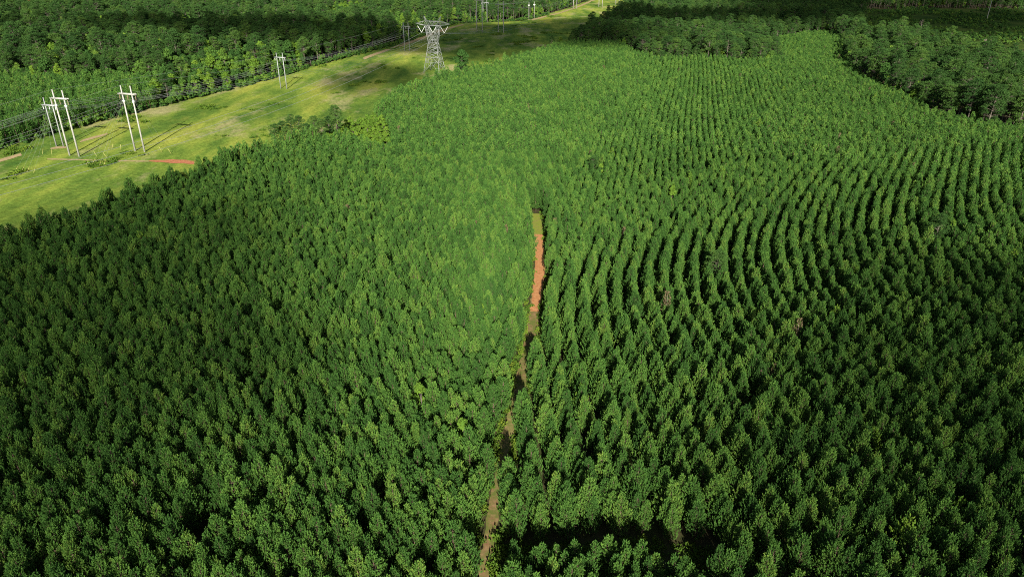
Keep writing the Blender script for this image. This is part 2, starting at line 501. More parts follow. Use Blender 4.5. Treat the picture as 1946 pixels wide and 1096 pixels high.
def tall_pine_parts(seed, H=21.0, Rm=3.6, base=0.40, nclump=34):
    rg = np.random.default_rng(seed)
    tk = MB()
    bend = rg.normal(0, 0.5, 2)
    axis = lambda z: np.array([bend[0] * (z / H) ** 2, bend[1] * (z / H) ** 2, z])
    tk.tube([axis(0), axis(H * .3), axis(H * .6), axis(H * .85), axis(H * 0.97)], [0.28, 0.22, 0.16, 0.08, 0.03], 7)
    P, D, T = [], [], []
    for c in range(nclump):
        t = rg.random() ** 0.85
        z = H * (base + (0.97 - base) * t)
        prof = Rm * min(1, 0.62 + 1.6 * t) * math.sqrt(max(0.02, 1 - (max(0, t - 0.3) / 0.72) ** 2))
        az = rg.uniform(0, 6.28)
        ln = prof * rg.uniform(0.35, 1.0)
        e = axis(z) + np.array([math.cos(az) * ln, math.sin(az) * ln, rg.uniform(0.1, 0.5) * ln])
        tk.tube([axis(z - 0.3), axis(z) * .5 + e * .5 - np.array([0, 0, .15]), e], [0.07, 0.05, 0.02], 4, cap=False)
        n = 20
        p, v = clump_cloud(rg, e, rg.uniform(0.75, 1.25), n, 0.62, 0.5)
        d = v * 0.7 + np.array([0, 0, 0.75]); d /= np.linalg.norm(d, axis=1)[:, None]
        P.append(p); D.append(d); T.append(np.clip(rg.normal(rg.uniform(.2, .8), .12, n), 0, 1))
    return tk, blades(np.vstack(P), np.vstack(D), 0.55, 0.10, rg, 0.6, 5, np.concatenate(T), 0.15)

def broadleaf_parts(seed, H=15.0, Rm=3.6, nl=13, per=95, leaf=0.55, trunk_h=0.45):
    rg = np.random.default_rng(seed)
    tk = MB()
    k = H / 15
    tk.tube([(0, 0, 0), (0.1, 0, H * .25), (0.15, 0.1, H * .55), (0.1, 0.2, H * 0.8)], [0.30 * k, 0.22 * k, 0.14 * k, 0.04], 7)
    P, Nn, T = [], [], []
    for i in range(nl):
        t = rg.random()
        z = H * (trunk_h + (0.88 - trunk_h) * t)
        prof = Rm * math.sin(math.pi * min(1, 0.18 + 0.80 * t) ** 0.9) ** 0.7
        az = rg.uniform(0, 6.28); rr = prof * rg.uniform(0.3, 0.8)
        if i == 0: z, rr = H * 0.90, 0.0
        c = np.array([math.cos(az) * rr, math.sin(az) * rr, z])
        rad = Rm * rg.uniform(0.28, 0.50)
        tk.tube([(0.1, 0.05, z * 0.72), c * .6 + np.array([0, 0, z * .32]), c], [0.09 * k, 0.06 * k, 0.02], 4, cap=False)
        p, v = clump_cloud(rg, c, rad, per, rg.uniform(0.7, 1.0), 0.6)
        P.append(p); Nn.append(v); T.append(np.clip(rg.normal(rg.uniform(.25, .75), .15, per), 0, 1))
    P, Nn, T = np.vstack(P), np.vstack(Nn), np.concatenate(T)
    m = len(P)
    n = Nn * 0.8 + rg.normal(size=(m, 3)) * 0.55; n /= np.linalg.norm(n, axis=1)[:, None]
    a = np.cross(n, rg.normal(size=(m, 3))); a /= np.linalg.norm(a, axis=1)[:, None]
    b = np.cross(n, a)
    s = leaf * rg.uniform(0.55, 1.25, m)[:, None]
    V = np.stack([P - a * s, P - b * s * .55, P + a * s, P + b * s * .55], 1).reshape(-1, 3)
    return tk, (V, np.arange(m * 4).reshape(-1, 4), np.repeat(T, 4))

def snag_parts(seed, H=12.0):
    rg = np.random.default_rng(seed)
    tk = MB()
    top = np.array([rg.normal(0, .5), rg.normal(0, .5), H])
    tk.tube([(0, 0, 0), top * .5, top], [0.24, 0.17, 0.05], 6)
    for i in range(13):
        z = rg.uniform(0.35, 0.97)
        o = top * z; az = rg.uniform(0, 6.28); ln = H * 0.30 * (1.15 - z) + 0.8
        e = o + np.array([math.cos(az) * ln, math.sin(az) * ln, ln * rg.uniform(0.3, 1.0)])
        mid = o * .5 + e * .5 + rg.normal(0, .15, 3)
        tk.tube([o, mid, e], [0.09, 0.06, 0.02], 4)
        for j in range(2):
            e2 = mid + rg.normal(0, 0.35 * ln, 3) + np.array([0, 0, .3 * ln])
            tk.tube([mid, e2], [0.045, 0.012], 3)
    return tk

def tree_meshes(name, parts, leaf_m, bark_m):
    tk, (V, q, tn) = parts
    crown = make_mesh(name + "_crown", V, [q], [leaf_m], tint=tn)
    trunk = tk.mesh(name + "_trunk", bark_m)
    return crown, trunk

def tree_joined(name, parts, leaf_m, bark_m):
    tk, (V, q, tn) = parts
    Vt, Ft = tk.data()
    Fa = [q] + [f + len(V) for f in Ft]
    mi = np.concatenate([np.zeros(len(q)), np.ones(sum(len(f) for f in Ft))])
    return make_mesh(name, np.vstack([V, Vt]), Fa, [leaf_m, bark_m], mi, np.concatenate([tn, np.full(len(Vt), .5)]))

# -- scattering of uncountable masses: one object per mass, geometry nodes set the copies
def scatter(name, pts, rot, scl, idx, meshes, label, cat):
    coll = bpy.data.collections.new(name + "_kinds")
    for i, me in enumerate(meshes):
        coll.objects.link(bpy.data.objects.new("%s_kind_%02d" % (name, i), me))
    me = bpy.data.meshes.new(name)
    n = len(pts)
    me.vertices.add(n)
    me.vertices.foreach_set("co", np.asarray(pts, np.float32).ravel())
    a = me.attributes.new("rot", 'FLOAT_VECTOR', 'POINT'); a.data.foreach_set("vector", np.asarray(rot, np.float32).ravel())
    a = me.attributes.new("scl", 'FLOAT_VECTOR', 'POINT'); a.data.foreach_set("vector", np.asarray(scl, np.float32).ravel())
    a = me.attributes.new("idx", 'INT', 'POINT'); a.data.foreach_set("value", np.asarray(idx, np.int32))
    ob = link(bpy.data.objects.new(name, me))
    ng = bpy.data.node_groups.new(name + "_nodes", 'GeometryNodeTree')
    ng.interface.new_socket("Geometry", in_out='INPUT', socket_type='NodeSocketGeometry')
    ng.interface.new_socket("Geometry", in_out='OUTPUT', socket_type='NodeSocketGeometry')
    N, L = ng.nodes, ng.links
    gi, go = N.new("NodeGroupInput"), N.new("NodeGroupOutput")
    ci = N.new("GeometryNodeCollectionInfo"); ci.inputs["Collection"].default_value = coll
    ci.inputs["Separate Children"].default_value = True; ci.inputs["Reset Children"].default_value = True
    ip = N.new("GeometryNodeInstanceOnPoints"); ip.inputs["Pick Instance"].default_value = True
    def attr(nm, dt):
        x = N.new("GeometryNodeInputNamedAttribute"); x.data_type = dt; x.inputs[0].default_value = nm
        return x.outputs[0]
    L.new(gi.outputs[0], ip.inputs["Points"]); L.new(ci.outputs[0], ip.inputs["Instance"])
    L.new(attr("idx", 'INT'), ip.inputs["Instance Index"])
    L.new(attr("rot", 'FLOAT_VECTOR'), ip.inputs["Rotation"])
    L.new(attr("scl", 'FLOAT_VECTOR'), ip.inputs["Scale"])
    L.new(ip.outputs[0], go.inputs[0])
    md = ob.modifiers.new("scatter", 'NODES'); md.node_group = ng
    tag(ob, label, cat, kind="stuff")
    return ob

# ------------------------------------------------------------------ where the trees stand
PLANT_PX = [(870, 127), (1000, 88), (1060, 74), (1180, 70), (1205, 84), (1260, 100), (1330, 97), (1400, 104), (1450, 106), (1490, 98), (1470, 62), (1530, 52),
            (1600, 50), (1610, 100), (1640, 132), (1700, 157), (1770, 192), (1850, 213), (1960, 226), (2100, 240), (2500, 330)]
plant_far = [tuple(at(x, y, 10)) for x, y in PLANT_PX]
plant_poly = [(170, 20), (-160, 20)] + [(x - 5, y - 1) for x, y in ROW_R[1:10]] + [p for p in plant_far] + [(420, 60)]
BUSH_POLY = [tuple(at(x, y, 4)) for x, y in ((655, 222), (695, 205), (735, 225), (750, 262), (735, 285), (690, 275), (655, 262), (625, 268), (600, 262))]
EDGEPINE_POLY = [tuple(at(x, y, 6)) for x, y in ((518, 262), (560, 243), (640, 230), (655, 240), (640, 268), (600, 275), (535, 280))]
CLEAR_POLY = [(-2.6, 62), (4, 62.4), (13, 62.0), (19, 60.0), (26.5, 61.5), (25.0, 67.5), (17.5, 69.0), (9.5, 68.6), (3.0, 67.6), (-2.2, 69.5)]
CLUMP_POLY = [(-2.2, 40), (22, 40), (22, 59), (13, 62), (4, 62.4), (-1.6, 62)]
R_BOUND = [tuple(at(x, y, 9)) for x, y in ((1026, 425), (1110, 372), (1230, 330), (1370, 305), (1500, 285), (1650, 270), (1946, 262), (2300, 262))]
right_poly = [(-3.4, 20), (170, 20), (420, 60)] + R_BOUND[::-1] + [(TX[i], TY[i]) for i in range(len(TX) - 1, -1, -1)]

def curve_G(Y):                                   # planting line of the right-hand block
    yy = np.arange(0, 420, 2.0)
    th = np.interp(yy, [0, 95, 118, 140, 158, 172, 200, 420], [-5, -4, 0, 11, 18, 25, 32, 34])
    g = np.concatenate([[0], np.cumsum(np.tan(np.radians(th[:-1])) * 2.0)])
    return np.interp(Y, yy, g)

def in_view(X, Y, m=130, Z=8.0):
    px, py = proj(X, Y, Z)
    return (px > -m) & (px < 1946 + m) & (py > -60) & (py < 1096 + 260) & (Y > 25)

pine_xy, pine_row = [], []
# right block: rows follow the curve
DX = 3.35
for k in range(-2, 95):
    yy = np.arange(30, 360, 1.32)
    yy = yy + rng.uniform(-0.4, 0.4, len(yy))
    xx = -1.0 + k * DX + curve_G(yy) + rng.normal(0, 1, len(yy)) * np.interp(yy, [50, 62, 120], [1.5, 0.36, 0.17])
    ok = inside(right_poly, xx, yy) & inside(plant_poly, xx, yy) & (xx > track_x(yy) + np.interp(yy, [58, 64, 85, 90, 140, 155, 198, 198.1], [1.6, 1.6, 1.7, 2.1, 2.1, 2.4, 2.4, -99])) & in_view(xx, yy)
    pine_xy.append(np.column_stack([xx, yy])[ok]); pine_row.append(np.full(ok.sum(), k + 1000))
# left and far block: straight rows bearing about 12 degrees
ta = math.tan(R(12.5))
for k in range(-180, 265):
    yy = np.arange(30, 760, 1.42) + rng.uniform(0, 2)
    yy = yy + rng.uniform(-0.42, 0.42, len(yy))
    xx = -19.0 + k * 2.4 + (yy - 60) * ta + 1.6 * np.sin(yy / 60.0 + k * 0.02) 
    xx = xx + rng.normal(0, 1, len(yy)) * np.where((xx > -45) & (yy < 300), 0.12, np.where(xx > 10, 0.14, 0.29))
    ok = ~inside(right_poly, xx, yy) & inside(plant_poly, xx, yy) & in_view(xx, yy)
    ok &= ~((xx > track_x(yy) - np.interp(yy, [80, 88, 140, 155], [1.4, 2.0, 2.0, 2.3])) & (xx < track_x(yy) + 2.8) & (yy < 198))
    pine_xy.append(np.column_stack([xx, yy])[ok]); pine_row.append(np.full(ok.sum(), k))
cl = np.column_stack([g.ravel() for g in np.meshgrid(np.arange(0.2, 22, 1.85), np.arange(41, 63, 1.7))])
cl = cl + rng.uniform(-0.7, 0.7, cl.shape)
cl = cl[inside(CLUMP_POLY, *cl.T)]
pine_xy = np.vstack(pine_xy); pine_row = np.concatenate(pine_row)
ncl = ~inside(CLUMP_POLY, *pine_xy.T)
pine_xy = np.vstack([pine_xy[ncl], cl]); pine_row = np.concatenate([pine_row[ncl], np.full(len(cl), 5000)])
keep = ~inside(BUSH_POLY, *pine_xy.T) & ~inside(CLEAR_POLY, *pine_xy.T)
gap = vnoise(pine_xy[:, 0], pine_xy[:, 1], 5.0, 9.0)
keep &= (rng.random(len(pine_xy)) > 0.035) & (gap < 0.56)
for gx, gy, gr in [tuple(at(x, y, 6)) + (r,) for x, y, r in ((370, 985, 2.6), (400, 960, 2.0), (1340, 1050, 2.2), (1520, 1085, 2.2), (700, 985, 1.8), (740, 930, 1.6), (605, 640, 2.0), (525, 590, 2.0), (1410, 735, 1.8), (880, 880, 1.4))]:
    keep &= np.hypot(pine_xy[:, 0] - gx, pine_xy[:, 1] - gy) > gr
pine_xy, pine_row = pine_xy[keep], pine_row[keep]

# odd trees that stand in the plantation
ODD = [("bush", 797, 727, 0.0, "yellow green broadleaf sapling among the dark pines left of the dirt track"),
       ("bush", 1143, 305, 0.0, "bright green bushy tree beside a taller dark pine in mid plantation"),
       ("tall", 1128, 300, 0.0, "taller layered dark pine standing beside a bright green bushy tree"),
       ("bush", 1280, 345, 0.0, "small bright green bush tree where the planting rows change direction"),
       ("tall", 1785, 425, 0.0, "broad crowned wolf pine standing above the curved rows"),
       ("tall", 1365, 480, 0.0, "round topped taller pine inside the curved rows right of the track"),
       ("bush", 880, 795, 0.0, "small bright green sapling close to the left side of the dirt track")]
odd_xy = []
for kind, x, y, z, lab in ODD:
    odd_xy.append(at(x, y, 9))
for ox, oy in odd_xy:
    k2 = np.hypot(pine_xy[:, 0] - ox, pine_xy[:, 1] - oy) > 2.2
    pine_xy, pine_row = pine_xy[k2], pine_row[k2]

n = len(pine_xy)
dist = np.hypot(np.hypot(pine_xy[:, 0], pine_xy[:, 1]), CAM_H - 8)
px, py = proj(pine_xy[:, 0], pine_xy[:, 1], 9.0)
vis = (px > 4) & (px < 1942) & (py > 10) & (py < 1090)
pine_z = ground_z(pine_xy[:, 0], pine_xy[:, 1])
pine_rot = rng.uniform(0, 6.283, n)
edge_gap = pine_xy[:, 0] - np.interp(pine_xy[:, 1], [p[1] for p in ROW_R], [p[0] - 5 for p in ROW_R])
hv = 1.0 + 0.10 * vnoise(pine_xy[:, 0], pine_xy[:, 1], 38.0, 4.0) * 1.3 + rng.normal(0, 0.09, n)
pine_s = np.clip(hv, 0.70, 1.28) * 0.86 * np.where(edge_gap < 7, rng.uniform(1.0, 1.38, n), 1.0)
near = np.argsort(np.where(vis, dist, 1e9))[:300]
is_near = np.zeros(n, bool); is_near[near] = True

# prototypes
PINE_HI = [tree_meshes("pine", pine_parts(100 + i, 8.2 + rr * .8, 1.36 + 0.14 * (i % 3 - 1), 1.2), M_PINE, M_BARK) for i, rr in enumerate((0, .5, -.5, .3, -.3, .8, 0.1, -.8))]
PINE_MID = [tree_joined("pine_mid", pine_parts(100 + i, 8.2 + rr * .8, 1.36 + 0.14 * (i % 3 - 1), 1.2), M_PINE, M_BARK) for i, rr in enumerate((0, .5, -.5, .3, -.3, .8, 0.1, -.8))]
PINE_LO = [tree_joined("pine_far", pine_parts(200 + i, 8.2 + rr * .8, 1.34, 1.4, 1), M_PINE, M_BARK) for i, rr in enumerate((0, .5, -.5, .3, -.3, .8))]

# ---- the 300 nearest pines, one by one, described by row and place in the row
ORD = ["", "first", "second", "third", "fourth", "fifth", "sixth", "seventh", "eighth", "ninth", "tenth", "eleventh", "twelfth", "thirteenth", "fourteenth", "fifteenth", "sixteenth",
       "seventeenth", "eighteenth", "nineteenth", "twentieth", "twenty-first", "twenty-second", "twenty-third", "twenty-fourth", "twenty-fifth", "twenty-sixth", "twenty-seventh",
       "twenty-eighth", "twenty-ninth", "thirtieth"]
LABEL = {}
front = [i for i in near if pine_xy[i, 0] > track_x(pine_xy[i, 1]) and inside(CLUMP_POLY, pine_xy[i:i + 1, 0], pine_xy[i:i + 1, 1])[0]]
for side in ("left", "right"):
    rows = {}
    for i in near:
        if (pine_row[i] >= 500) == (side == "right") and i not in front:
            rows.setdefault(pine_row[i], []).append(i)
    order = sorted(rows, key=lambda r: min(abs(pine_xy[i, 0] - track_x(pine_xy[i, 1])) for i in rows[r]))
    for a, r in enumerate(order, 1):
        for b, i in enumerate(sorted(rows[r], key=lambda i: pine_xy[i, 1]), 1):
            LABEL[i] = "young pine, %s from the bottom in the %s row %s of the dirt track" % (ORD[min(b, 30)], ORD[min(a, 30)], side)
for b, i in enumerate(sorted(front, key=lambda i: px[i]), 1):
    LABEL[i] = "young pine in the clump below the dark clearing, %s from the track" % ORD[min(b, 30)]

def plant_tree(name, crown, trunk, loc, rz, s, label, cat, group):
    root = empty(name, loc, rz)
    root.scale = (s[0], s[1], s[2])
    for nm, me in (("trunk", trunk), ("crown", crown)):
        link(bpy.data.objects.new(nm, me), root)
    return tag(root, label, cat, group)

for i in near:
    c, t = PINE_HI[int(rng.integers(len(PINE_HI)))]
    s = pine_s[i]; wv = s * rng.uniform(0.88, 1.16)
    plant_tree("plantation_pine", c, t, (pine_xy[i, 0], pine_xy[i, 1], pine_z[i] - 0.05), pine_rot[i], (wv, wv, s), LABEL[i], "pine tree",
               "plantation pines %s of the dirt track" % ("right" if pine_xy[i, 0] > track_x(pine_xy[i, 1]) else "left"))

def scatter_trees(name, xy, z, rz, sw, sh, idx, meshes, label, cat, tilt=0.03):
    m = len(xy)
    rot = np.column_stack([rng.normal(0, tilt, m), rng.normal(0, tilt, m), rz])
    return scatter(name, np.column_stack([xy, z]), rot, np.column_stack([sw, sw, sh]), idx, meshes, label, cat)

rest = ~is_near
mid = dist < 260
wv = pine_s * rng.uniform(0.86, 1.14, n) * np.where(pine_row >= 500, 0.98, 1.0)
M_DEAD = leaf_mat("dying_needles", [(0.0, (0.10, 0.085, 0.045)), (1.0, (0.20, 0.16, 0.09))], spread=0.4)
PINE_ODD = [tree_joined("pine_dying", pine_parts(260 + i, 7.6, 1.0, 1.4, 1), M_DEAD, M_SNAG) for i in range(2)] + \
           [tree_joined("pine_bright", pine_parts(270 + i, 8.2, 1.5, 0.8, 1), M_LIME, M_BARK) for i in range(2)]
kinds_pine = PINE_MID + PINE_LO + PINE_ODD
idx = np.where(mid, rng.integers(0, len(PINE_MID), n), len(PINE_MID) + rng.integers(0, len(PINE_LO), n))
uo = rng.random(n)
idx = np.where(uo < 0.003, len(PINE_MID) + len(PINE_LO) + rng.integers(0, 2, n), np.where(uo < 0.007, len(PINE_MID) + len(PINE_LO) + 2 + rng.integers(0, 2, n), idx))

# young pines of the second stand, beyond the grass strip on the left
def jitter_grid(x0, x1, y0, y1, sx, sy, j, shear=0.0):
    gx, gy = np.meshgrid(np.arange(x0, x1, sx), np.arange(y0, y1, sy))
    gx = gx + rng.uniform(-j, j, gx.shape) * sx + gy * shear
    gy = gy + rng.uniform(-j, j, gy.shape) * sy
    return np.column_stack([gx.ravel(), gy.ravel()])

def left_edge(Y): return np.interp(Y, [p[1] for p in ROW_L], [p[0] for p in ROW_L])
def right_edge(Y): return np.interp(Y, [p[1] for p in ROW_R], [p[0] for p in ROW_R])

A = jitter_grid(-700, -50, 150, 520, 3.3, 2.5, 0.32)
yn = 40 * vnoise(A[:, 0], A[:, 1], 60.0, 2.0)
young = (A[:, 0] < left_edge(A[:, 1]) - 1.5) & (A[:, 1] < 405 + yn) & (A[:, 0] < -0.49 * A[:, 1] + 0.4 * yn) & in_view(A[:, 0], A[:, 1], 90, 10)
A = A[young]
nA = len(A)
sA = np.clip(1.08 + rng.normal(0, 0.09, nA), .8, 1.4)
all_xy = np.vstack([pine_xy[rest], A])
scatter_trees("plantation_pines", all_xy, np.concatenate([pine_z[rest], ground_z(A[:, 0], A[:, 1])]) - 0.05,
              np.concatenate([pine_rot[rest], rng.uniform(0, 6.28, nA)]), np.concatenate([wv[rest], sA]), np.concatenate([pine_s[rest], sA]),
              np.concatenate([idx[rest], len(PINE_MID) + rng.integers(0, len(PINE_LO), nA)]), kinds_pine,
              "thousands of young pines planted in close rows beyond the nearest ones", "pine plantation")

# ------------------------------------------------------------------ mixed forest
HARD = [broadleaf_parts(300 + i, h * .95, r * .92, nl, 125, 0.48, th) for i, (h, r, nl, th) in enumerate(((15, 3.8, 20, .22), (13, 3.4, 18, .20), (17, 4.4, 24, .25), (12, 2.6, 16, .18), (18, 3.6, 22, .22), (14, 4.5, 24, .22)))]
HARD_T = [tree_meshes("broadleaf", p, M_LEAF, M_BARK2) for p in HARD]
LIME_T = [tree_meshes("lime_broadleaf", p, M_LIME, M_BARK2) for p in HARD[:4]]
HARD_J = [tree_joined("broadleaf_far", p, M_LEAF, M_BARK2) for p in HARD]
LIME_J = [tree_joined("lime_far", p, M_LIME, M_BARK2) for p in HARD[:4]]
TALL = [tall_pine_parts(400 + i, h, r, b, nc) for i, (h, r, b, nc) in enumerate(((21, 4.2, .40, 64), (23, 4.5, .42, 70), (19, 4.0, .35, 60), (20, 4.8, .38, 76), (24, 3.9, .42, 60)))]
TALL_T = [tree_meshes("tall_pine", p, M_TALLPINE, M_BARK2) for p in TALL]
TALL_J = [tree_joined("tall_pine_far", p, M_TALLPINE, M_BARK2) for p in TALL]
RUST_T = tree_meshes("dead_pine", TALL[2], M_RUST, M_BARK)

scrub_poly = [tuple(q) for q in sq[::-1]] + [tuple(q) for q in sp]
B = np.vstack([jitter_grid(-1150, 1150, 150, 620, 4.9, 5.3, 0.44), jitter_grid(-1300, 1300, 620, 1560, 5.9, 6.5, 0.44)])
bx, by = B.T
bp0 = proj(bx, by, 0.0)[0]
okF = in_view(bx, by, 110, 14)
row_free = (bx < left_edge(by) - 2.5) | (bx > right_edge(by) + 3.0)
okF &= row_free & ~inside(plant_poly, bx, by) & ~inside(scrub_poly, bx, by)
okF &= ~((bx < left_edge(by)) & (by < 405 + 40 * vnoise(bx, by, 60.0, 2.0)) & (bx < -0.49 * by + 16 * vnoise(bx, by, 60.0, 2.0)))
okF &= by > 140
okF &= ~((bp0 > 1560) & (rng.random(len(B)) < 0.22))
tpx, tpy = proj(bx, by, 17.0)
gpx, gpy = proj(bx, by, 0.0)
okF &= ~((gpx > 1640) & (gpy > 17) & (tpy < np.interp(tpx, [1640, 1690, 1740, 1800, 1860, 1946, 2200], [62, 47, 42, 60, 74, 92, 140])))
okF &= ~((bx > 0) & (by < 215))
B = B[okF]; bx, by = B.T
bp, bq = proj(bx, by, 0.0)
rightside = bx > right_edge(by)
# what grows where
nz = vnoise(bx, by, 70.0, 11.0)
u = rng.random(len(B))
tall = np.where(rightside, u < 0.80, u < np.clip(0.34 + 0.9 * nz, 0.05, .85))
tall |= (~rightside) & (bq < 52) & (bp < 420) & (u < .8)
lime = (~tall) & (rng.random(len(B)) < np.where(rightside, 0.5, 0.10 + 0.20 * (bp > 300)))
forest_s = np.clip(rng.normal(1.0, 0.20, len(B)), .55, 1.45)
forest_s *= np.where(rightside, np.where(bp < 1560, 0.64, 0.72), np.where(by < 460, 0.74, 0.86))
edge_d = left_edge(by) - bx
forest_s *= np.where((~rightside) & (edge_d < 9), 0.80, 1.0)
edge_r = rightside & (bx - right_edge(by) < 14) & (by < 640)
forest_s = np.where(edge_r, forest_s * .62, forest_s)
bz = ground_z(bx, by)
brz = rng.uniform(0, 6.28, len(B))
bdist = np.hypot(bx, by)
bvis = (bp > 2) & (bp < 1944) & (proj(bx, by, 13.0)[1] > 4)

near_hard = np.argsort(np.where(bvis & ~tall, bdist / forest_s, 1e9))[:300]
near_tall = np.argsort(np.where(bvis & tall, bdist / forest_s, 1e9))[:280]
single = np.zeros(len(B), bool); single[near_hard] = True; single[near_tall] = True
# trees lining the grass get their place along that edge in the label
edge_trees = sorted([i for i in np.where(single & ~rightside & (edge_d < 9.5))[0]], key=lambda i: bp[i])
edge_no = {i: k for k, i in enumerate(edge_trees, 1)}
def forest_label(i):
    kind = "tall pine with pale trunk" if tall[i] else ("yellow green broadleaf tree" if lime[i] else "dark green broadleaf tree")
    if i in edge_no and edge_no[i] <= 30:
        return "%s, %s along the forest edge behind the power line grass strip" % (kind, ORD[edge_no[i]])
    if rightside[i]:
        if bp[i] > 1560:
            return ("round crowned tall pine in the old stand right of the plantation" if tall[i] else
                    "%s among the round crowned pines right of the plantation" % kind)
        return "%s in the dark stand at the far end of the plantation" % kind
    if edge_d[i] < 9.5:
        return "%s on the far forest edge beside the grass strip" % kind
    return "%s inside the mixed forest behind the power line grass strip" % kind
def forest_group(i):
    if rightside[i]:
        return "tall pines right of the plantation" if bp[i] > 1560 else "stand beyond the far end of the plantation"
    return "trees along the forest edge of the grass strip" if edge_d[i] < 9.5 else "trees of the mixed forest beyond the power lines"
for i in np.where(single)[0]:
    if tall[i]: c, t = TALL_T[int(rng.integers(len(TALL_T)))]
    elif lime[i]: c, t = LIME_T[int(rng.integers(len(LIME_T)))]
    else: c, t = HARD_T[int(rng.integers(len(HARD_T)))]
    s = forest_s[i]; ws = s * rng.uniform(.85, 1.15)
    plant_tree("tall_pine" if tall[i] else "broadleaf_tree", c, t, (bx[i], by[i], bz[i] - 0.1), brz[i], (ws, ws, s), forest_label(i),
               "pine tree" if tall[i] else "broadleaf tree", forest_group(i))
rs = ~single
kinds = HARD_J + LIME_J + TALL_J
fi = np.where(tall, len(HARD_J) + len(LIME_J) + rng.integers(0, len(TALL_J), len(B)),
              np.where(lime, len(HARD_J) + rng.integers(0, len(LIME_J), len(B)), rng.integers(0, len(HARD_J), len(B))))
scatter_trees("forest_trees", B[rs], bz[rs] - 0.1, brz[rs], (forest_s * rng.uniform(.85, 1.15, len(B)))[rs], forest_s[rs], fi[rs], kinds,
              "far mixed forest of pines and broadleaf trees reaching to the top of the view", "forest")

# odd trees, edge pines, bushes, snags
BUSH = [broadleaf_parts(500 + i, 6.5, 1.9, 9, 90, 0.34, .15) for i in range(4)]
BUSH_T = [tree_meshes("bushy_tree", p, M_LIME, M_BARK2) for p in BUSH]
for (kind, x, y, z, lab), (ox, oy) in zip(ODD, odd_xy):
    g = float(ground_z(ox, oy))
    if kind == "bush":
        c, t = BUSH_T[int(rng.integers(4))]
        plant_tree("sapling_tree", c, t, (ox, oy, g), rng.uniform(0, 6), (0.85, 0.85, 1.25), lab, "broadleaf tree", None)
    else:
        c, t = TALL_T[int(rng.integers(5))]
        plant_tree("tall_pine", c, t, (ox, oy, g), rng.uniform(0, 6), (.52, .52, .50), lab, "pine tree", None)
EDGE = [(525, 275), (540, 268), (556, 262), (572, 262), (585, 268), (600, 262), (614, 268), (628, 262), (548, 280), (596, 278)]
for k, (x, y) in enumerate(EDGE, 1):
    ox, oy = at(x, y + 7, 0)
    c, t = TALL_T[int(rng.integers(5))]
    plant_tree("tall_pine", c, t, (ox, oy, float(ground_z(ox, oy))), rng.uniform(0, 6), (.52, .52, .48), "dark tall pine at the notch in the plantation edge, %s from the left" % ORD[k],
               "pine tree", "taller pines at the notch of the plantation edge")
ox, oy = at(643, 268)
c, t = TALL_T[1]
plant_tree("tall_pine", c, t, (ox, oy, float(ground_z(ox, oy))), 1.0, (.6, .6, .66), "lone pine with bare pale trunk beside bright green bushes", "pine tree", None)
bb = jitter_grid(-90, -20, 220, 320, 3.2, 3.6, 0.4)
bb = bb[inside(BUSH_POLY, bb[:, 0], bb[:, 1])]
for x, y in bb:
    c, t = BUSH_T[int(rng.integers(4))]
    s = rng.uniform(0.6, 0.95)
    plant_tree("bushy_tree", c, t, (x, y, float(ground_z(x, y))), rng.uniform(0, 6), (s * 1.2, s * 1.2, s),
               "bright green bush in the leafy patch at the notch of the plantation edge", "bush", "bright green bushes at the notch of the plantation edge")
ox, oy = at(878, 134)
c, t = HARD_T[5]
plant_tree("broadleaf_tree", c, t, (ox, oy, 0.3), 0.5, (1.15, 1.15, .95), "round dark broadleaf tree beside the lattice tower at the plantation edge", "broadleaf tree", None)
SN = [(1196, 66, 11, "bare greyish pink dead tree in front of the dark stand"), (1283, 50, 14, "leaning pale dead tree in the stand at the plantation's far end"),
      (1680, 150, 9, "bare pale branching snag among the round crowned pines"), (722, 30, 13, "bleached dead tree standing in the bright forest at the top"),
      (1748, 66, 12, "thin pale snag at the upper rim of the round crowned pines"), (1865, 96, 8, "short pale snag at the edge of the dark scrub")]
for k, (x, y, h, lab) in enumerate(SN):
    ox, oy = at(x, y, 0)
    ob = link(bpy.data.objects.new("dead_tree", snag_parts(600 + k, h).mesh("dead_tree", M_SNAG)))
    ob.location = (ox, oy, float(ground_z(ox, oy)))
    if k == 1: ob.rotation_euler = (0, R(28), 0)
    tag(ob, lab, "dead tree")
ox, oy = at(68, 24, 8)
plant_tree("tall_pine", RUST_T[0], RUST_T[1], (ox, oy, float(ground_z(ox, oy))), 0, (1.1, 1.1, 1.12), "rust brown dead pine in the forest near the top left corner", "pine tree", None)

# low weeds and scrub: uncountable cover
def weed_mesh(seed, h, r, nq):
    rg = np.random.default_rng(seed)
    p = np.column_stack([rg.normal(0, r * .5, nq), rg.normal(0, r * .5, nq), rg.uniform(0.05, h, nq)])
    d = rg.normal(0, .45, (nq, 3)) + np.array([0, 0, 1.0]); d /= np.linalg.norm(d, axis=1)[:, None]
    V, q, tn = blades(p, d, 0.5 * h + .1, 0.10 * r + 0.05, rg, 0.5, 3)
    return make_mesh("weed_tuft", V, [q], [M_WEED], tint=tn)
WEEDS = [weed_mesh(700 + i, 0.35 + .1 * i, 0.9, 26) for i in range(4)]
Wp = jitter_grid(-260, 240, 140, 900, 2.3, 2.6, 0.48)
wx, wy = Wp.T
okw = (wx > left_edge(wy) - 1) & (wx < right_edge(wy) + 5) & in_view(wx, wy, 40, 0)
wn = vnoise(wx, wy, 26.0, 21.0) + 0.6 * vnoise(wx, wy, 8.0, 5.0)
okw &= (wn > 0.52)
Wp = Wp[okw]; wx, wy = Wp.T
ws = rng.uniform(0.5, 1.35, len(Wp))
